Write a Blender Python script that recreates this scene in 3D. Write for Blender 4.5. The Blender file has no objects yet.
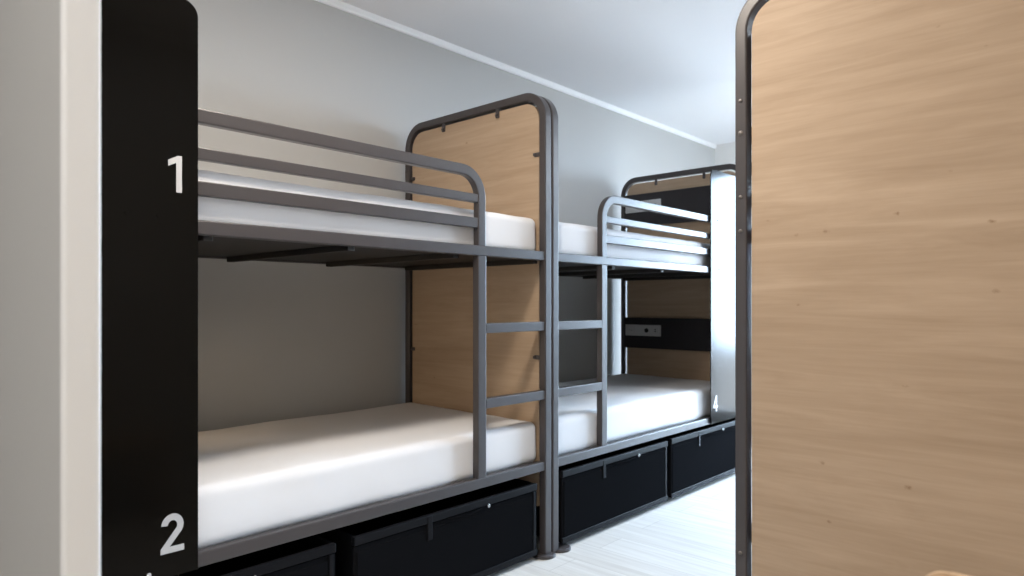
import bpy, bmesh, math, random
from mathutils import Vector, Matrix, noise

random.seed(4)
S = bpy.context.scene
C = S.collection
PI = math.pi

# ------------------------------------------------------------------ materials
def new_mat(name):
    m = bpy.data.materials.new(name)
    m.use_nodes = True
    nt = m.node_tree
    b = nt.nodes['Principled BSDF']
    return m, nt, b

def plain(name, col, rough=0.5, metal=0.0, spec=0.5, coat=0.0, bump=0.0, bscale=200.0, mottled=0.0):
    m, nt, b = new_mat(name)
    b.inputs['Base Color'].default_value = (*col, 1)
    b.inputs['Roughness'].default_value = rough
    b.inputs['Metallic'].default_value = metal
    b.inputs['Specular IOR Level'].default_value = spec
    b.inputs['Coat Weight'].default_value = coat
    b.inputs['Coat Roughness'].default_value = 0.12
    tc = nt.nodes.new('ShaderNodeTexCoord')
    n = nt.nodes.new('ShaderNodeTexNoise')
    n.inputs['Scale'].default_value = bscale
    n.inputs['Detail'].default_value = 4
    nt.links.new(tc.outputs['Object'], n.inputs['Vector'])
    if bump:
        bp = nt.nodes.new('ShaderNodeBump')
        bp.inputs['Strength'].default_value = bump
        bp.inputs['Distance'].default_value = 0.002
        nt.links.new(n.outputs['Fac'], bp.inputs['Height'])
        nt.links.new(bp.outputs['Normal'], b.inputs['Normal'])
    if mottled:
        mx = nt.nodes.new('ShaderNodeMixRGB')
        mx.inputs['Color1'].default_value = (*[c * (1 - mottled) for c in col], 1)
        mx.inputs['Color2'].default_value = (*[min(1, c * (1 + mottled)) for c in col], 1)
        nt.links.new(n.outputs['Fac'], mx.inputs['Fac'])
        nt.links.new(mx.outputs['Color'], b.inputs['Base Color'])
    return m

def wood(name, ca, cb, cknot, fine=(90, 2.2, 75), band=(4, 0.9, 5.5), rough=0.55):
    """grain running along Y: fine fibres over soft bands, with small clustered knots"""
    m, nt, b = new_mat(name)
    L = nt.links
    tc = nt.nodes.new('ShaderNodeTexCoord')
    def nz(scale, detail, rgh, dist):
        mp = nt.nodes.new('ShaderNodeMapping'); mp.inputs['Scale'].default_value = scale
        L.new(tc.outputs['Object'], mp.inputs['Vector'])
        n = nt.nodes.new('ShaderNodeTexNoise'); n.inputs['Scale'].default_value = 1
        n.inputs['Detail'].default_value = detail; n.inputs['Roughness'].default_value = rgh
        n.inputs['Distortion'].default_value = dist
        L.new(mp.outputs['Vector'], n.inputs['Vector'])
        return n.outputs['Fac']
    def mul(a, k, add=None):
        q = nt.nodes.new('ShaderNodeMath'); q.operation = 'MULTIPLY_ADD'
        q.inputs[1].default_value = k; q.inputs[2].default_value = 0
        L.new(a, q.inputs[0])
        if add is not None: L.new(add, q.inputs[2])
        return q.outputs[0]
    f = mul(nz(fine, 5, 0.7, 0.6), 0.22)
    f = mul(nz((14, 1.3, 17), 6, 0.65, 1.2), 0.40, f)
    f = mul(nz(band, 4, 0.55, 1.0), 0.38, f)
    rp = nt.nodes.new('ShaderNodeValToRGB')
    e = rp.color_ramp.elements
    e[0].position = 0.33; e[0].color = (*ca, 1)
    e[1].position = 0.66; e[1].color = (*cb, 1)
    L.new(f, rp.inputs['Fac'])
    mp3 = nt.nodes.new('ShaderNodeMapping'); mp3.inputs['Scale'].default_value = (0.01, 7.5, 13)
    L.new(tc.outputs['Object'], mp3.inputs['Vector'])
    vo = nt.nodes.new('ShaderNodeTexVoronoi'); vo.inputs['Scale'].default_value = 1.0
    L.new(mp3.outputs['Vector'], vo.inputs['Vector'])
    g = mul(nz((70, 70, 70), 3, 0.6, 0), 0.22, vo.outputs['Distance'])
    kr = nt.nodes.new('ShaderNodeValToRGB')
    kr.color_ramp.elements[0].position = 0.115; kr.color_ramp.elements[0].color = (0.75, 0.75, 0.75, 1)
    kr.color_ramp.elements[1].position = 0.185; kr.color_ramp.elements[1].color = (0, 0, 0, 1)
    L.new(g, kr.inputs['Fac'])
    # only some of the cells carry a knot
    sel = nt.nodes.new('ShaderNodeSeparateColor'); L.new(vo.outputs['Color'], sel.inputs['Color'])
    gt = nt.nodes.new('ShaderNodeMath'); gt.operation = 'GREATER_THAN'; gt.inputs[1].default_value = 0.55
    L.new(sel.outputs[0], gt.inputs[0])
    kk = nt.nodes.new('ShaderNodeMath'); kk.operation = 'MULTIPLY'
    L.new(gt.outputs[0], kk.inputs[0]); L.new(kr.outputs['Color'], kk.inputs[1])
    mx = nt.nodes.new('ShaderNodeMixRGB'); mx.inputs['Color2'].default_value = (*cknot, 1)
    L.new(kk.outputs[0], mx.inputs['Fac']); L.new(rp.outputs['Color'], mx.inputs['Color1'])
    L.new(mx.outputs['Color'], b.inputs['Base Color'])
    b.inputs['Roughness'].default_value = rough
    b.inputs['Specular IOR Level'].default_value = 0.3
    return m

def floor_mat():
    m, nt, b = new_mat('pale_laminate')
    L = nt.links
    tc = nt.nodes.new('ShaderNodeTexCoord')
    mpb = nt.nodes.new('ShaderNodeMapping')
    mpb.inputs['Rotation'].default_value = (0, 0, PI / 2)
    L.new(tc.outputs['Object'], mpb.inputs['Vector'])
    br = nt.nodes.new('ShaderNodeTexBrick')
    br.inputs['Scale'].default_value = 1
    br.inputs['Brick Width'].default_value = 1.25
    br.inputs['Row Height'].default_value = 0.19
    br.inputs['Mortar Size'].default_value = 0.0018
    br.inputs['Color1'].default_value = (0.69, 0.67, 0.64, 1)
    br.inputs['Color2'].default_value = (0.74, 0.725, 0.70, 1)
    br.inputs['Mortar'].default_value = (0.55, 0.53, 0.50, 1)
    L.new(mpb.outputs['Vector'], br.inputs['Vector'])
    mp = nt.nodes.new('ShaderNodeMapping')
    mp.inputs['Scale'].default_value = (34, 1.6, 1)
    L.new(tc.outputs['Object'], mp.inputs['Vector'])
    n = nt.nodes.new('ShaderNodeTexNoise')
    n.inputs['Scale'].default_value = 1
    n.inputs['Detail'].default_value = 6
    n.inputs['Distortion'].default_value = 0.4
    L.new(mp.outputs['Vector'], n.inputs['Vector'])
    rp = nt.nodes.new('ShaderNodeValToRGB')
    rp.color_ramp.elements[0].position = 0.35
    rp.color_ramp.elements[0].color = (0.88, 0.865, 0.85, 1)
    rp.color_ramp.elements[1].position = 0.65
    rp.color_ramp.elements[1].color = (1.05, 1.05, 1.05, 1)
    L.new(n.outputs['Fac'], rp.inputs['Fac'])
    mx = nt.nodes.new('ShaderNodeMixRGB'); mx.blend_type = 'MULTIPLY'
    mx.inputs['Fac'].default_value = 1
    L.new(br.outputs['Color'], mx.inputs['Color1']); L.new(rp.outputs['Color'], mx.inputs['Color2'])
    L.new(mx.outputs['Color'], b.inputs['Base Color'])
    b.inputs['Roughness'].default_value = 0.42
    return m

def glass_mat():
    m = bpy.data.materials.new('window_glass')
    m.use_nodes = True
    nt = m.node_tree; nt.nodes.clear()
    o = nt.nodes.new('ShaderNodeOutputMaterial')
    t = nt.nodes.new('ShaderNodeBsdfTransparent')
    t.inputs['Color'].default_value = (0.95, 0.97, 0.97, 1)
    g = nt.nodes.new('ShaderNodeBsdfGlossy'); g.inputs['Roughness'].default_value = 0.02
    f = nt.nodes.new('ShaderNodeFresnel'); f.inputs['IOR'].default_value = 1.45
    x = nt.nodes.new('ShaderNodeMixShader')
    nt.links.new(f.outputs[0], x.inputs[0]); nt.links.new(t.outputs[0], x.inputs[1]); nt.links.new(g.outputs[0], x.inputs[2])
    nt.links.new(x.outputs[0], o.inputs['Surface'])
    return m

M = {}
M['metal'] = plain('taupe_powder_coated_steel', (0.054, 0.047, 0.048), 0.36, 0.0, 0.5, bump=0.05, bscale=900)
M['oak'] = wood('pale_oak_veneer', (0.345, 0.242, 0.158), (0.50, 0.372, 0.262), (0.22, 0.13, 0.07))
M['black'] = plain('black_satin_laminate', (0.0022, 0.0018, 0.0013), 0.13, 0, 0.13)
M['band'] = plain('dark_charcoal_board', (0.018, 0.015, 0.018), 0.45, 0, 0.4)
M['slat'] = plain('dark_bed_base', (0.014, 0.011, 0.009), 0.6)
M['box'] = plain('black_storage_plastic', (0.0070, 0.0072, 0.0082), 0.6, 0, 0.0, bump=0.05, bscale=500)
M['boxedge'] = plain('black_storage_edge', (0.008, 0.008, 0.0095), 0.45, 0, 0.06)
M['chrome'] = plain('bright_steel', (0.5, 0.5, 0.5), 0.3, 1.0)
M['screw'] = plain('dark_screw_steel', (0.20, 0.18, 0.17), 0.35, 0.8)
M['white_print'] = plain('white_print', (0.50, 0.49, 0.49), 0.5)
M['plate'] = plain('silver_socket_plate', (0.55, 0.55, 0.56), 0.4, 0.2)
M['dark'] = plain('socket_black', (0.01, 0.01, 0.01), 0.5)
M['sheet'] = plain('white_cotton_sheet', (0.80, 0.79, 0.80), 0.9, 0, 0.2, bump=0.35, bscale=9)
M['wallgrey'] = plain('grey_wall_paint', (0.52, 0.515, 0.50), 0.85, 0, 0.25, bump=0.04, bscale=350, mottled=0.015)
M['partition'] = plain('dim_grey_partition_paint', (0.52, 0.52, 0.51), 0.85, 0, 0.25, bump=0.04, bscale=350)
M['white'] = plain('white_wall_paint', (0.78, 0.77, 0.75), 0.8, 0, 0.3, bump=0.03, bscale=300)
M['ceiling'] = plain('white_ceiling_paint', (0.87, 0.87, 0.885), 0.9, 0, 0.2, bump=0.03, bscale=300)
M['trim'] = plain('white_gloss_trim', (0.90, 0.90, 0.90), 0.4)
M['floor'] = floor_mat()
M['glass'] = glass_mat()
M['chair_oak'] = wood('light_birch', (0.58, 0.40, 0.25), (0.72, 0.53, 0.36), (0.4, 0.25, 0.14), rough=0.45)

# ------------------------------------------------------------------ mesh helpers
ID = lambda p: Vector(p)

def box(bm, lo, hi, bevel=0.0, seg=2, mi=0, mp=ID):
    r = bmesh.ops.create_cube(bm, size=1)
    vs = r['verts']
    lo, hi = Vector(lo), Vector(hi)
    for v in vs:
        v.co = Vector([lo[i] + (v.co[i] + 0.5) * (hi[i] - lo[i]) for i in range(3)])
    fs = set(f for v in vs for f in v.link_faces)
    if bevel:
        es = list(set(e for v in vs for e in v.link_edges))
        rr = bmesh.ops.bevel(bm, geom=es, offset=bevel, segments=seg, affect='EDGES', profile=0.5)
        fs |= set(rr['faces'])
        vs = list(set(v for f in fs if f.is_valid for v in f.verts))
    for v in vs:
        v.co = mp(v.co)
    for f in fs:
        if f.is_valid:
            f.material_index = mi
    return vs

def fillet(pts, rads, seg=8):
    """round the inner corners of a polyline of 3D points"""
    out = [Vector(pts[0])]
    for i in range(1, len(pts) - 1):
        p, a, b = Vector(pts[i]), Vector(pts[i - 1]), Vector(pts[i + 1])
        r = rads[i - 1]
        d1 = (a - p).normalized(); d2 = (b - p).normalized()
        ang = d1.angle(d2)
        t = r / math.tan(ang / 2)
        c = p + (d1 + d2).normalized() * (r / math.sin(ang / 2))
        s, e = p + d1 * t - c, p + d2 * t - c
        tot = s.angle(e)
        ax = s.cross(e).normalized()
        for k in range(seg + 1):
            out.append(c + Matrix.Rotation(tot * k / seg, 3, ax) @ s)
    out.append(Vector(pts[-1]))
    return out

def sweep(bm, pts, N, wa, wb, ch=0.004, mi=0, mp=ID):
    """rectangular tube (wa across the path in its plane, wb along N) swept along pts"""
    N = Vector(N).normalized()
    a, b = wa / 2, wb / 2
    sec = [(a, b - ch), (a - ch * .3, b - ch * .3), (a - ch, b), (-a + ch, b), (-a + ch * .3, b - ch * .3), (-a, b - ch),
           (-a, -b + ch), (-a + ch * .3, -b + ch * .3), (-a + ch, -b), (a - ch, -b), (a - ch * .3, -b + ch * .3), (a, -b + ch)]
    rings = []
    n = len(pts)
    for i in range(n):
        t0 = (pts[i] - pts[i - 1]).normalized() if i > 0 else None
        t1 = (pts[i + 1] - pts[i]).normalized() if i < n - 1 else None
        if t0 is None: T = t1; k = 1
        elif t1 is None: T = t0; k = 1
        else:
            T = (t0 + t1).normalized(); k = 1 / max(0.5, T.dot(t1))
        B = T.cross(N)
        rings.append([bm.verts.new(mp(pts[i] + B * (x * k) + N * y)) for x, y in sec])
    m = len(sec)
    for i in range(n - 1):
        for j in range(m):
            f = bm.faces.new((rings[i][j], rings[i][(j + 1) % m], rings[i + 1][(j + 1) % m], rings[i + 1][j]))
            f.material_index = mi
    for r in (rings[0], rings[-1]):
        bm.faces.new(r).material_index = mi

def prism(bm, outline, axis, lo, hi, mi=0, mp=ID):
    """extrude a 2D outline along axis (0,1,2) between lo and hi"""
    o = [i for i in range(3) if i != axis]
    def P(q, h):
        v = [0, 0, 0]; v[o[0]] = q[0]; v[o[1]] = q[1]; v[axis] = h
        return mp(Vector(v))
    A = [bm.verts.new(P(q, lo)) for q in outline]
    B = [bm.verts.new(P(q, hi)) for q in outline]
    n = len(outline)
    fs = [bm.faces.new(A), bm.faces.new(B)]
    for i in range(n):
        fs.append(bm.faces.new((A[i], A[(i + 1) % n], B[(i + 1) % n], B[i])))
    for f in fs: f.material_index = mi

def rrect(x0, y0, x1, y1, rs, seg=7):
    """rounded rectangle outline, rs = radii for (x0y0, x1y0, x1y1, x0y1)"""
    out = []
    for (cx, cy, sx, sy, a0, r) in ((x0, y0, 1, 1, PI, rs[0]), (x1, y0, -1, 1, 1.5 * PI, rs[1]),
                                    (x1, y1, -1, -1, 0, rs[2]), (x0, y1, 1, -1, .5 * PI, rs[3])):
        if r <= 0:
            out.append((cx, cy)); continue
        for k in range(seg + 1):
            t = a0 + k / seg * PI / 2
            out.append((cx + sx * r + r * math.cos(t), cy + sy * r + r * math.sin(t)))
    return out

def disc(bm, c, axis, r, h, n=24, mi=0, mp=ID, dome=0.0):
    """cylinder/dome from c along +axis"""
    o = [i for i in range(3) if i != axis]
    lv = [(r, 0.0), (r, h * .7), (r * .86, h)] if not dome else [(r, 0), (r * .92, h * .45), (r * .7, h * .8), (r * .35, h * .97)]
    rings = []
    for rr, z in lv:
        ring = []
        for k in range(n):
            v = [0, 0, 0]
            v[o[0]] = c[o[0]] + rr * math.cos(2 * PI * k / n)
            v[o[1]] = c[o[1]] + rr * math.sin(2 * PI * k / n)
            v[axis] = c[axis] + z
            ring.append(bm.verts.new(mp(Vector(v))))
        rings.append(ring)
    fs = []
    for a, b in zip(rings, rings[1:]):
        for k in range(n):
            fs.append(bm.faces.new((a[k], a[(k + 1) % n], b[(k + 1) % n], b[k])))
    fs.append(bm.faces.new(rings[0])); fs.append(bm.faces.new(rings[-1]))
    for f in fs: f.material_index = mi

def obj(name, bm, mats, parent=None, smooth=False, loc=None):
    bmesh.ops.recalc_face_normals(bm, faces=bm.faces)
    me = bpy.data.meshes.new(name)
    if smooth:
        for f in bm.faces: f.smooth = True
    bm.to_mesh(me); bm.free()
    for m in (mats if isinstance(mats, (list, tuple)) else [mats]):
        me.materials.append(M[m])
    if smooth and smooth is not True:
        try: me.set_sharp_from_angle(angle=math.radians(smooth))
        except Exception: pass
    o = bpy.data.objects.new(name, me)
    C.objects.link(o)
    if loc: o.location = loc
    if parent: o.parent = parent
    return o

def thing(name, label, cat, loc=(0, 0, 0), group=None):
    o = bpy.data.objects.new(name, None); C.objects.link(o)
    o.empty_display_size = 0.1
    o.location = loc
    o['label'] = label; o['category'] = cat
    if group: o['group'] = group
    return o

def tag(o, label, cat, group=None):
    o['label'] = label; o['category'] = cat
    if group: o['group'] = group
    return o

def structure(name, lo, hi, mat, bevel=0.0, label=None, parent=None):
    bm = bmesh.new(); box(bm, lo, hi, bevel, 3)
    o = obj(name, bm, mat, parent)
    if not parent: o['kind'] = 'structure'
    if label and not parent: o['label'] = label
    return o

# ------------------------------------------------------------------ numerals (bold grotesque strokes)
def numeral_bm(ch, cx, cz, h, y0, y1, mp):
    bm = bmesh.new()
    w = 0.185 * h
    def strip(p, width=w, flip=1):
        # p: list of (x,z) in units of h; builds a stroke of constant width
        pts = [Vector((q[0] * h, 0, q[1] * h)) for q in p]
        n = len(pts); A = []; B = []
        for i in range(n):
            t0 = (pts[i] - pts[i - 1]).normalized() if i else None
            t1 = (pts[i + 1] - pts[i]).normalized() if i < n - 1 else None
            T = t1 if t0 is None else t0 if t1 is None else (t0 + t1).normalized()
            k = 1 if t0 is None or t1 is None else 1 / max(.4, T.dot(t1))
            nrm = Vector((-T.z, 0, T.x))
            A.append(pts[i] + nrm * width / 2 * k); B.append(pts[i] - nrm * width / 2 * k)
        def vv(q, y): return bm.verts.new(mp(Vector((cx + q.x, y, cz + q.z))))
        a0 = [vv(q, y0) for q in A]; b0 = [vv(q, y0) for q in B]
        a1 = [vv(q, y1) for q in A]; b1 = [vv(q, y1) for q in B]
        for i in range(n - 1):
            bm.faces.new((a0[i], a0[i + 1], b0[i + 1], b0[i])); bm.faces.new((a1[i], a1[i + 1], b1[i + 1], b1[i]))
            bm.faces.new((a0[i], a0[i + 1], a1[i + 1], a1[i])); bm.faces.new((b0[i], b0[i + 1], b1[i + 1], b1[i]))
        bm.faces.new((a0[0], b0[0], b1[0], a1[0])); bm.faces.new((a0[-1], b0[-1], b1[-1], a1[-1]))
    def poly(p):
        prism(bm, [(cx + x * h, cz + z * h) for x, z in p], 1, y0, y1, mp=mp)
    if ch == '1':
        poly([(0.03, -.5), (.18, -.5), (.18, .5), (.07, .5), (-.18, .36), (-.18, .19), (.03, .30)])
    elif ch == '2':
        out, inn = [], []
        for k in range(17):
            t = math.radians(175 - k * (175 + 35) / 16)
            out.append((0.315 * math.cos(t), 0.195 + 0.305 * math.sin(t)))
            inn.append((0.135 * math.cos(t), 0.195 + 0.135 * math.sin(t)))
        pts = out + [(-.08, -.34), (.33, -.34), (.33, -.5), (-.33, -.5), (-.33, -.37)] + inn[::-1]
        poly([(x * .88, z) for x, z in pts])
    elif ch == '4':
        poly([(.03, -.5), (.19, -.5), (.19, .5), (.03, .5)])
        poly([(-.31, -.28), (.03, -.28), (.03, -.14), (-.31, -.14)])
        poly([(-.31, -.14), (-.155, -.14), (.03, .235), (.03, .5)])
        poly([(.19, -.28), (.31, -.28), (.31, -.14), (.19, -.14)])
    elif ch == '3':
        p = []
        for k in range(11):
            t = math.radians(165 - k * 255 / 10); p.append((0.2 * math.cos(t), 0.22 + 0.19 * math.sin(t)))
        for k in range(11):
            t = math.radians(85 - k * 250 / 10); p.append((0.23 * math.cos(t), -0.2 + 0.21 * math.sin(t)))
        strip(p)
    return bm

# ------------------------------------------------------------------ the bunk bed
L, W, TOP = 2.124, 1.02, 2.152          # length, depth, height of the end frames
T = 0.044                               # tube depth along the bed
TW = 0.038                              # tube width across the bed

def bunk(base, mp, label, inner_panel, numerals, screws, inset=False, gs=.446, fs=.030, reading=None, L=L):
    """mp maps local (s from the ladder end, d back from the aisle side, z) into the bed's own space"""
    d0 = .056 if inset else T
    t = thing('bunk_bed', label, 'bunk bed', base, 'grey steel bunk beds with oak end panels')
    def end(s0, inward):
        sc = s0
        fc = fs if inward > 0 else s0
        path = [(sc, TW / 2, 0.008), (sc, TW / 2, TOP - TW / 2), (sc, W - TW / 2, TOP - TW / 2), (sc, W - TW / 2, 0.008)]
        pts = fillet([Vector(p) for p in path], [0.115, 0.115], 10)
        bm = bmesh.new()
        sweep(bm, pts, (1, 0, 0), TW, T, 0.005, mp=mp)
        fr = obj('end_frame', bm, 'metal', t, smooth=14)
        # oak panel set inside the hoop
        g = 0.050
        bm = bmesh.new()
        out = rrect(g, 0.22, W - g, TOP - g, (0.01, 0.01, 0.088, 0.088), 9)
        prism(bm, out, 0, sc - 0.009, sc + 0.009, mp=mp)
        obj('end_panel', bm, 'oak', t)
        # little brackets that hold the panel
        for (d, z, horiz) in ((W / 2 - .197, TOP - .058, 0), (W / 2 + .197, TOP - .058, 0), (0.058, 1.853, 1), (W - 0.058, 1.853, 1),
                              (0.058, .912, 1), (W - 0.058, .912, 1)):
            bm = bmesh.new()
            a, b2 = (0.016, 0.010) if horiz else (0.011, 0.024)
            lo, hi = sorted((sc + inward * .0085, sc + inward * .0165))
            box(bm, (lo, d - a, z - b2), (hi, d + a, z + b2), 0.003, 2, mp=mp)
            da, dz = (d + .010 if d < W / 2 else d - .010, z) if horiz else (d, z - .012)
            box(bm, (sc + inward * .0205 - .005, da - .007, dz - .007), (sc + inward * .0205 + .005, da + .007, dz + .007), 0.003, 2, mp=mp)
            obj('bracket', bm, 'metal', fr, smooth=14)
        for d in (T / 2, W - T / 2):
            bm = bmesh.new()
            disc(bm, (fc, d, 0.0), 2, 0.056, 0.013, 28)
            # trimmed flush where the neighbouring bed stands
            lim = -.005 if inward > 0 else L + .005
            r = bmesh.ops.bisect_plane(bm, geom=bm.verts[:] + bm.edges[:] + bm.faces[:], plane_co=(lim, 0, 0), plane_no=(-inward, 0, 0), clear_outer=True)
            bmesh.ops.holes_fill(bm, edges=[e for e in bm.edges if e.is_boundary])
            for v in bm.verts: v.co = mp(v.co)
            obj('foot_plate', bm, 'metal', t, smooth=14)
        return fr
    end(T / 2, 1)
    hf = end(L - T / 2, -1)
    # screw heads down the front post of the head frame
    for z in (1.80, 1.698, 1.496, 1.389, 0.371):
        bm = bmesh.new()
        big = z in (1.698,)
        r = .0085 if big else .0065
        pos = Vector((L, TW / 2, z))
        # dome sticking out of the outside face of the hoop
        n = 12
        rings = []
        for rr, h in ((r, 0), (r * .85, .003), (r * .5, .0048)):
            rings.append([bm.verts.new(mp(pos + Vector((h, rr * math.cos(2 * PI * k / n), rr * math.sin(2 * PI * k / n))))) for k in range(n)])
        for a, b2 in zip(rings, rings[1:]):
            for k in range(n): bm.faces.new((a[k], a[(k + 1) % n], b2[(k + 1) % n], b2[k]))
        bm.faces.new(rings[-1]); bm.faces.new(rings[0])
        obj('screw', bm, 'screw', hf, smooth=40)
    # long rails, front and back, both levels
    for z in (0.417, 1.380):
        for d in (T / 2, W - T / 2):
            bm = bmesh.new()
            sweep(bm, [Vector((T, d, z)), Vector((L - T, d, z))], (0, 1, 0), 0.042, 0.034, 0.004, mp=mp)
            obj('side_rail', bm, 'metal', t)
        # base the mattress lies on, with its cross bars
        bm = bmesh.new()
        box(bm, (T, d0, z - .012), (L - T, W - T, z + .002), mp=mp)
        b = obj('bed_base', bm, 'slat', t)
        for s in (T + .02, 0.56, 1.06, 1.56, L - T - .02):
            bm = bmesh.new()
            box(bm, (s - .015, d0 - .002, z - .035), (s + .015, W - T + .002, z - .012), 0.003, mp=mp)
            obj('cross_bar', bm, 'slat', b)
    # guard rail: the top bar bends down into the ladder-side post
    # gs = centre of the ladder post, measured from the ladder end
    bm = bmesh.new()
    pts = fillet([Vector((L - T, T / 2, 1.704)), Vector((gs, T / 2, 1.704)), Vector((gs, T / 2, 1.401))], [0.105], 10)
    sweep(bm, pts, (0, 1, 0), 0.042, 0.032, 0.004, mp=mp)
    gr = obj('guard_rail', bm, 'metal', t, smooth=14)
    for z, w in ((1.595, .035), (1.494, .042)):
        bm = bmesh.new()
        sweep(bm, [Vector((L - T, T / 2, z)), Vector((gs + .018, T / 2, z))], (0, 1, 0), w, 0.026, 0.003, mp=mp)
        obj('guard_bar', bm, 'metal', gr)
    bm = bmesh.new()
    sweep(bm, [Vector((gs, T / 2, 1.359)), Vector((gs, T / 2, 0.438))], (0, 1, 0), 0.048, 0.034, 0.004, mp=mp)
    obj('ladder_post', bm, 'metal', t)
    for z in (1.058, 0.743):
        bm = bmesh.new()
        sweep(bm, [Vector((T, T / 2, z)), Vector((gs - .024, T / 2, z))], (0, 1, 0), 0.042, 0.034, 0.004, mp=mp)
        obj('rung', bm, 'metal', t)
    # dark boards and socket plates at the head
    for (z0, z1, p0) in ((1.765, 2.012, 1.872), (0.822, 1.056, 0.918)):
        bm = bmesh.new()
        box(bm, (L - T - .022, d0, z0), (L - T + .003, W - T, z1), 0.003, mp=mp)
        hb = obj('headboard', bm, 'band', t)
        hb['label'] = 'dark charcoal board across the oak end panel'
        bm = bmesh.new()
        f = L - T - .022
        box(bm, (f - .009, .645, p0), (f, .957, p0 + .085), 0.003, mp=mp)
        pl = p0 + .0425
        ring = [(.905 + .026 * math.cos(k * PI / 8), pl + .026 * math.sin(k * PI / 8)) for k in range(16)]
        box(bm, (f - .0112, .875, pl - .028), (f - .0088, .935, pl + .028), 0.002, mi=2, mp=mp)
        prism(bm, [(q[0], q[1]) for q in ring], 0, f - .0128, f - .0108, mi=0, mp=mp)
        prism(bm, [(.767 + .017 * math.cos(k * PI / 8), pl + .017 * math.sin(k * PI / 8)) for k in range(16)], 0, f - .0125, f - .0088, mi=1, mp=mp)
        box(bm, (f - .0112, .67, pl - .018), (f - .0088, .71, pl + .018), 0.002, mi=2, mp=mp)
        box(bm, (f - .0125, .682, pl - .010), (f - .0110, .698, pl - .004), mi=1, mp=mp)
        box(bm, (f - .0125, .682, pl + .004), (f - .0110, .698, pl + .010), mi=1, mp=mp)
        for dd in (-.009, .009):
            box(bm, (f - .0135, .905 + dd - .003, pl - .003), (f - .0125, .905 + dd + .003, pl + .003), mi=1, mp=mp)
        so = obj('socket_plate', bm, ['plate', 'dark', 'white_print'], hb)
        so['label'] = 'silver socket plate with black button'
        if reading:
            bm = bmesh.new()
            disc(bm, (f - .05, .86, z1 - .05), 0, .030, .05, 20, mp=mp)
            rl = obj('reading_light', bm, 'plate', hb, smooth=30)
            lt = bpy.data.lights.new('reading_lamp', 'SPOT')
            lt.energy = reading[0 if z0 > 1.5 else 1]; lt.color = (1, .74, .46); lt.shadow_soft_size = .03
            lt.spot_size = math.radians(66); lt.spot_blend = 1.0
            lo = bpy.data.objects.new('reading_lamp', lt); C.objects.link(lo)
            p = mp(Vector((f - .062, .86, z1 - .05))); d = mp(Vector((-1, -.20, -.16)))
            lo.location = Vector(base) + p
            lo.rotation_euler = d.to_track_quat('-Z', 'Y').to_euler()
    # privacy panel on the aisle side of the head
    bm = bmesh.new()
    out = rrect(inner_panel, 0.398, L if not inset else L - T, 2.02, (0.004, 0.02, 0.02, 0.042), 8)
    pa, pb = (-0.0075, -0.001) if not inset else (.0435, .0535)
    prism(bm, out, 1, pa, pb, mp=mp)
    pp = obj('privacy_panel', bm, 'black', t)
    pp['label'] = 'black privacy board with white bed number'
    for ch, s, z, h, sg in numerals:
        # the figure is always read from the aisle; sg turns it the right way round for a mirrored bed
        nm = numeral_bm(ch, 0, z, h, -0.0085, -0.0071, lambda p, s=s, sg=sg: mp(Vector((s + sg * p.x, p.y, p.z))))
        nb = obj('numeral', nm, 'white_print', pp)
        nb['label'] = 'white printed figure ' + ch
    for s, z, m in screws:
        bm = bmesh.new()
        disc(bm, (s, -0.0098, z), 1, .006, .003, 12, mp=mp)
        obj('screw', bm, m, pp, smooth=40)
    return t

V0 = 1.987
def along(sx, sy):                      # local -> bed space
    return lambda p: Vector((sx * p[0], sy * p[1], p[2]))

U1, U2 = 2.436, 2.446                   # ladder ends of the two bunks that stand back to back
bunk((U1, V0, 0), along(-1, 1), 'grey steel bunk bed numbered 1 and 2, the nearer one along the grey wall', U1 - .826,
     [('1', U1 - .7625, 1.522, .103, -1), ('2', U1 - .7555, .519, .108, -1)],
     [(U1 - .694, .419, 'white_print'), (U1 - .72, 1.40, 'black'), (U1 - .64, 1.40, 'black')], reading=(4, 14))
bunk((U2, V0, 0), along(1, 1), 'grey steel bunk bed with black boards at its head, farther along the grey wall', 4.024 - U2,
     [('4', 4.086 - U2, .524, .100, 1)],
     [(4.12 - U2, 1.70, 'dark'), (4.27 - U2, 1.69, 'dark'), (4.14 - U2, 1.385, 'dark')], False, .424, .074, L=2.152)
U3, V3 = 2.07 + L, 0.938
bunk((U3, V3, 0), along(-1, -1), 'grey steel bunk bed showing its large oak end panel, across the aisle', L - .5, [], [], True)

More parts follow.
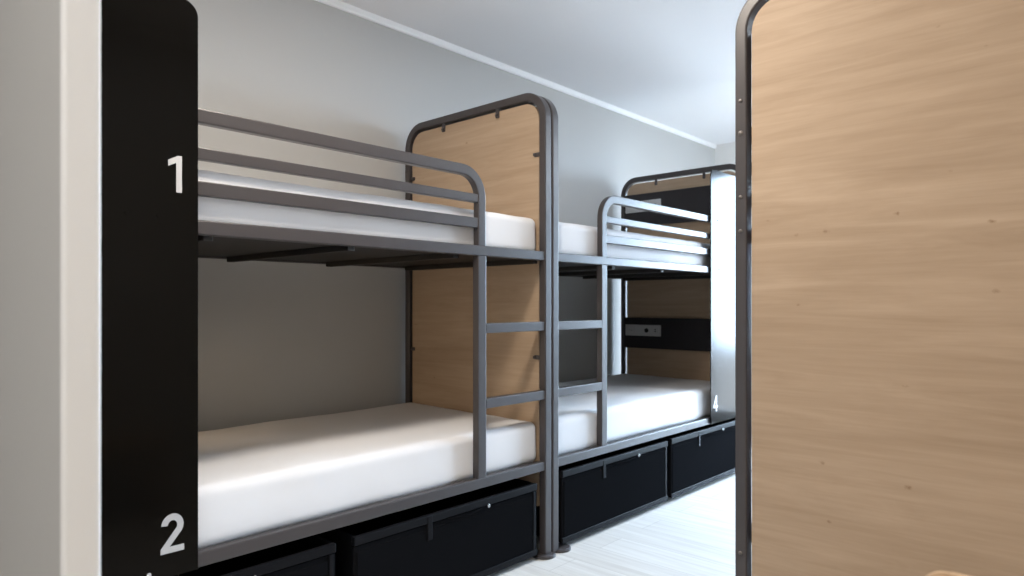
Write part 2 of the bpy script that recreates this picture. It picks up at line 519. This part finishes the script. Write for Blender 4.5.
# ------------------------------------------------------------------ mattresses
def mattress(lo, hi, label, seed):
    cx, cy = (lo[0] + hi[0]) / 2, (lo[1] + hi[1]) / 2
    bm = bmesh.new()
    box(bm, (lo[0] - cx, lo[1] - cy, 0), (hi[0] - cx, hi[1] - cy, hi[2] - lo[2]), 0.038, 6)
    for k in range(1, 30):
        x = lo[0] - cx + (hi[0] - lo[0]) * k / 30
        bmesh.ops.bisect_plane(bm, geom=bm.verts[:] + bm.edges[:] + bm.faces[:], plane_co=(x, 0, 0), plane_no=(1, 0, 0))
    for k in range(1, 14):
        y = lo[1] - cy + (hi[1] - lo[1]) * k / 14
        bmesh.ops.bisect_plane(bm, geom=bm.verts[:] + bm.edges[:] + bm.faces[:], plane_co=(0, y, 0), plane_no=(0, 1, 0))
    H = hi[2] - lo[2]
    for k in range(1, 4):
        bmesh.ops.bisect_plane(bm, geom=bm.verts[:] + bm.edges[:] + bm.faces[:], plane_co=(0, 0, H * k / 4), plane_no=(0, 0, 1))
    bm.normal_update()
    off = Vector((seed * 3.1, seed * 1.7, seed))
    mv = {}
    for v in bm.verts:
        if v.co.z < 0.004: continue
        q = v.co
        n = noise.noise(Vector((q.x * 2.2, q.y * 2.2, q.z * 2)) + off) * .0075 + noise.noise(Vector((q.x * 9, q.y * 7, q.z * 9)) + off) * .0034
        mv[v] = v.normal * (n - .0030)
    for v, d in mv.items(): v.co += d
    o = obj('mattress', bm, 'sheet', smooth=True, loc=(cx, cy, lo[2]))
    tag(o, label, 'mattress', 'white mattresses on the bunk beds')
    return o

e0, e1 = 0.035, L - 0.070               # ends measured from the ladder end
f0, f1 = 0.040, W - 0.044
for (ax, sgn, ay, sy, up, lowr) in (
        (U1, -1, V0, 1, 'white sheeted mattress on the top bunk of the bed numbered 1 and 2', 'white sheeted mattress on the bottom bunk of the bed numbered 1 and 2'),
        (U2, 1, V0, 1, 'white sheeted mattress on the top bunk of the farther bed by the wall', 'white sheeted mattress on the bottom bunk beside the number 4'),
        (U3, -1, V3, -1, 'white sheeted mattress on the top bunk behind the large oak panel', 'white sheeted mattress on the bottom bunk behind the large oak panel')):
    xs = sorted((ax + sgn * e0, ax + sgn * e1 + (.028 if ax == U2 else 0))); ys = sorted((ay + sy * (f0 if sy > 0 else .060), ay + sy * f1))
    mattress((xs[0], ys[0], 1.3825), (xs[1], ys[1], 1.562), up, ax + ay)
    mattress((xs[0], ys[0], 0.4195), (xs[1], ys[1], 0.622), lowr, ax * 2 + ay)

# ------------------------------------------------------------------ black storage boxes under the beds
def storage_box(u0, u1, label, z1=0.350):
    w = u1 - u0
    vf = V0 + 0.006
    t = thing('storage_box', label, 'storage box', ((u0 + u1) / 2, vf, 0), 'black storage boxes under the bunk beds')
    hx = w / 2
    z0 = 0.03
    bm = bmesh.new()                     # open tray of five boards
    box(bm, (-hx, 0.012, z0), (hx, 0.74, z0 + .012), .002)
    box(bm, (-hx, 0.012, z0 + .012), (-hx + .012, 0.74, z1), .002)
    box(bm, (hx - .012, 0.012, z0 + .012), (hx, 0.74, z1), .002)
    box(bm, (-hx + .012, 0.728, z0 + .012), (hx - .012, 0.74, z1), .002)
    obj('body', bm, 'box', t)
    bm = bmesh.new()
    box(bm, (-hx - .002, 0.0, z0), (hx + .002, 0.0145, z1 - .034), .003)
    box(bm, (-hx + .012, -.0028, z0 + .028), (hx - .028, 0.002, z1 - .052), .002)
    fp = obj('front_panel', bm, 'box', t)
    bm = bmesh.new()
    box(bm, (-hx - .002, -.005, z1 - .031), (hx + .002, .0145, z1), .003)
    lp = obj('top_lip', bm, 'boxedge', fp)
    bm = bmesh.new()
    box(bm, (-hx - .002, -.005, z0 - .004), (hx + .002, .003, z0 + .024), .003)
    obj('bottom_lip', bm, 'boxedge', fp)
    bm = bmesh.new()
    box(bm, (hx - .024, -.004, z0 + .024), (hx - .008, .003, z1 - .034), .002)
    obj('side_strip', bm, 'boxedge', fp)
    bm = bmesh.new()
    box(bm, (-hx * .30 - .012, -.0065, z1 - .095), (-hx * .30 + .012, .002, z1 - .003), .002)
    obj('hasp', bm, 'boxedge', fp)
    # recessed pull with a small bright padlock ring
    bm = bmesh.new()
    pts = [Vector((-.10 + .2 * k / 10 + .04, -.006 - .012 * math.sin(PI * k / 10), z1 - .034 - .004 * math.sin(PI * k / 10))) for k in range(11)]
    sweep(bm, pts, (0, 0, 1), .006, .007, .0015)
    obj('handle', bm, 'box', fp, smooth=14)
    bm = bmesh.new()
    n, k2 = 14, 8
    vs = [[bm.verts.new(((.168 + .0), -.012 + (.007 + .0022 * math.cos(2 * PI * j / k2)) * math.cos(2 * PI * i / n) * .6,
                         z1 - .030 + (.007 + .0022 * math.cos(2 * PI * j / k2)) * math.sin(2 * PI * i / n))) for j in range(k2)] for i in range(n)]
    for i in range(n):
        for j in range(k2):
            vs[i][j].co.x += .0028 * math.sin(2 * PI * j / k2)
    for i in range(n):
        for j in range(k2):
            bm.faces.new((vs[i][j], vs[(i + 1) % n][j], vs[(i + 1) % n][(j + 1) % k2], vs[i][(j + 1) % k2]))
    rg = obj('ring', bm, 'chrome', fp, smooth=True)
    rg['label'] = 'small bright steel ring'
    for sx in (-1, 1):
        for yy in (.10, .64):
            bm = bmesh.new()
            prism(bm, [(yy + .015 * math.cos(2 * PI * k / 16), .015 + .015 * math.sin(2 * PI * k / 16)) for k in range(16)], 0,
                  sx * (hx - .06) - .01, sx * (hx - .06) + .01)
            box(bm, (sx * (hx - .06) - .014, yy - .006, .012), (sx * (hx - .06) + .014, yy + .006, .03))
            obj('caster', bm, 'box', t)
    return t

storage_box(0.372, 1.287, 'black storage box partly hidden behind the board numbered 2')
storage_box(1.363, 2.335, 'black storage box under the nearer bunk, close to its ladder')
storage_box(2.522, 3.498, 'black storage box under the farther bunk, close to its ladder', .370)
storage_box(3.546, 4.52, 'black storage box below the board numbered 4', .374)

# ------------------------------------------------------------------ the room
UB, UF, VR, VL, ZC = -2.4, 6.30, -0.15, 3.06, 2.735
structure('floor', (UB - .1, VR - .1, -0.1), (UF + .1, VL + .1, 0), 'floor')
structure('ceiling', (UB - .1, VR - .1, ZC), (UF + .1, VL + .1, ZC + .1), 'ceiling')
structure('wall_left', (UB - .1, VL, 0), (UF + .1, VL + .1, ZC), 'wallgrey')
structure('wall_right', (UB - .1, VR - .1, 0), (UF + .1, VR, ZC), 'white')
structure('wall_back', (UB - .1, VR, 0), (UB, VL, ZC), 'white')
# thin partition at the head of the nearest bunk, grey face and white end
structure('wall_front', (0.2755, 1.118, 0), (0.3040, VL, ZC), 'partition')
structure('trim_2', (0.2735, 1.100, 0), (0.3225, 1.118, ZC), 'trim', 0.006, 'white end of the grey partition')
# white moulding where the grey wall meets the ceiling
bm = bmesh.new()
prism(bm, [(VL, 2.697), (VL - .010, 2.699), (VL - .016, 2.708), (VL - .018, ZC), (VL, ZC)], 0, UB, UF)
o = obj('trim_1', bm, 'trim'); o['kind'] = 'structure'
# baseboard along the grey wall
bm = bmesh.new()
prism(bm, [(VL, 0), (VL - .012, 0), (VL - .012, .075), (VL - .006, .085), (VL, .085)], 0, 0.32, UF)
o = obj('baseboard_left', bm, 'trim'); o['kind'] = 'structure'

# far wall with its window opening
WV0, WV1, WZ0, WZ1 = 0.15, 2.05, 0.06, 2.48
bm = bmesh.new()
box(bm, (UF, VR, 0), (UF + .2, WV0, ZC)); box(bm, (UF, WV1, 0), (UF + .2, VL, ZC))
box(bm, (UF, WV0, 0), (UF + .2, WV1, WZ0)); box(bm, (UF, WV0, WZ1), (UF + .2, WV1, ZC))
o = obj('wall_far', bm, 'white'); o['kind'] = 'structure'
bm = bmesh.new()
ft = .05
box(bm, (UF + .08, WV0, WZ0), (UF + .14, WV0 + ft, WZ1), .004); box(bm, (UF + .08, WV1 - ft, WZ0), (UF + .14, WV1, WZ1), .004)
box(bm, (UF + .08, WV0 + ft, WZ0), (UF + .14, WV1 - ft, WZ0 + ft), .004); box(bm, (UF + .08, WV0 + ft, WZ1 - ft), (UF + .14, WV1 - ft, WZ1), .004)
mid = (WV0 + WV1) / 2 - .3
box(bm, (UF + .08, mid - .03, WZ0 + ft), (UF + .14, mid + .03, WZ1 - ft), .004)
wf = obj('window_1', bm, 'trim'); wf['kind'] = 'structure'
bm = bmesh.new()
box(bm, (UF + .108, WV0 + ft, WZ0 + ft), (UF + .112, WV1 - ft, WZ1 - ft))
obj('pane', bm, 'glass', wf)
bm = bmesh.new()
box(bm, (UF - .05, WV0 - .03, WZ0 - .03), (UF + .08, WV1 + .03, WZ0), .005)
obj('sill', bm, 'trim', wf)

# ------------------------------------------------------------------ pale wooden chair at the bottom right
def chair():
    u, v = 1.035, 0.0685
    t = thing('wooden_chair', 'pale wooden chair whose rounded backrest top peeks in at the bottom edge', 'chair', (u, v, 0))
    bw = .146
    bm = bmesh.new()                       # curved plywood back
    nx = 12
    def bx(y): return -.018 * (y / bw) ** 2
    out = rrect(-bw, .62, bw, .803, (.03, .03, .035, .035), 8)
    A = [bm.verts.new((-.009 - bx(y) , y, z)) for y, z in out]
    B = [bm.verts.new((.009 - bx(y), y, z)) for y, z in out]
    n = len(out)
    fa = bm.faces.new(A); fb = bm.faces.new(B)
    for i in range(n): bm.faces.new((A[i], A[(i + 1) % n], B[(i + 1) % n], B[i]))
    bmesh.ops.bevel(bm, geom=list(fa.edges) + list(fb.edges), offset=.005, segments=2, affect='EDGES')
    obj('backrest', bm, 'chair_oak', t, smooth=40)
    bm = bmesh.new()
    prism(bm, rrect(.01, -.165, .40, .165, (.04, .04, .07, .07)), 2, .43, .45)
    obj('seat', bm, 'chair_oak', t)
    for sy in (-1, 1):
        bm = bmesh.new()
        sweep(bm, [Vector((.0, sy * .125, .72)), Vector((.02, sy * .13, .44)), Vector((-.03, sy * .145, 0))], (0, 1, 0), .028, .026, .006)
        obj('leg', bm, 'chair_oak', t, smooth=40)
        bm = bmesh.new()
        sweep(bm, [Vector((.36, sy * .13, .43)), Vector((.39, sy * .145, 0))], (0, 1, 0), .03, .026, .006)
        obj('leg', bm, 'chair_oak', t, smooth=40)
chair()

# ------------------------------------------------------------------ light
w = bpy.data.worlds.new('World'); S.world = w
w.use_nodes = True
nt = w.node_tree
bg = nt.nodes['Background']
tcw = nt.nodes.new('ShaderNodeTexCoord')
sx = nt.nodes.new('ShaderNodeSeparateXYZ'); nt.links.new(tcw.outputs['Generated'], sx.inputs[0])
rw = nt.nodes.new('ShaderNodeValToRGB')          # pale ground and facades below, bright sky above
rw.color_ramp.elements[0].position = 0.466; rw.color_ramp.elements[0].color = (0.13, 0.138, 0.150, 1)
rw.color_ramp.elements[1].position = 0.480; rw.color_ramp.elements[1].color = (0.61, 0.78, 1.0, 1)
mw = nt.nodes.new('ShaderNodeMath'); mw.operation = 'MULTIPLY_ADD'; mw.inputs[1].default_value = .5; mw.inputs[2].default_value = .5
nt.links.new(sx.outputs['Z'], mw.inputs[0]); nt.links.new(mw.outputs[0], rw.inputs['Fac'])
nt.links.new(rw.outputs['Color'], bg.inputs['Color'])
bg.inputs['Strength'].default_value = 45.0

def area(name, loc, rot, size, power, col, sy=None, portal=False, shape=None):
    l = bpy.data.lights.new(name, 'AREA')
    l.energy = power; l.color = col
    l.shape = shape or ('RECTANGLE' if sy else 'DISK')
    l.size = size
    if sy: l.size_y = sy
    o = bpy.data.objects.new(name, l); C.objects.link(o)
    o.location = loc; o.rotation_euler = rot
    if portal: l.cycles.is_portal = True
    return o
area('window_portal', (UF + .15, (WV0 + WV1) / 2, (WZ0 + WZ1) / 2), (0, PI / 2, 0), WZ1 - WZ0, 1, (1, 1, 1), WV1 - WV0, True)
area('ceiling_lamp_or_fill', (1.15, 1.30, ZC - .04), (0, 0, 0), 0.35, 31, (1, .90, .78))
l = bpy.data.lights.new('ceiling_lamp_or_fill', 'POINT'); l.energy = 36; l.color = (.76, .87, 1); l.shadow_soft_size = .14  # fill light: unseen point lamp added to brighten the ceiling at the far end
o = bpy.data.objects.new('ceiling_lamp_or_fill', l); C.objects.link(o); o.location = (4.7, .5, 2.45)
area('ceiling_lamp_or_fill', (-0.9, 0.5, ZC - .04), (0, 0, 0), 0.4, 20, (1, .95, .90))

# ------------------------------------------------------------------ camera
cam = bpy.data.cameras.new('Camera')
cam.sensor_fit = 'HORIZONTAL'; cam.sensor_width = 36
cam.lens = 679 / 1024 * 36
cam.shift_y = 17 / 1024
cam.clip_start = 0.02
cam.dof.use_dof = True
cam.dof.focus_distance = 2.6
cam.dof.aperture_fstop = 3.2
co = bpy.data.objects.new('Camera', cam); C.objects.link(co)
co.location = (0, 0, 1.155)
co.rotation_euler = (PI / 2, 0, math.radians(-47.463))
S.camera = co

S.view_settings.view_transform = 'Standard'
S.view_settings.look = 'None'
S.view_settings.gamma = 1
S.view_settings.use_curve_mapping = False
S.view_settings.exposure = 0.23
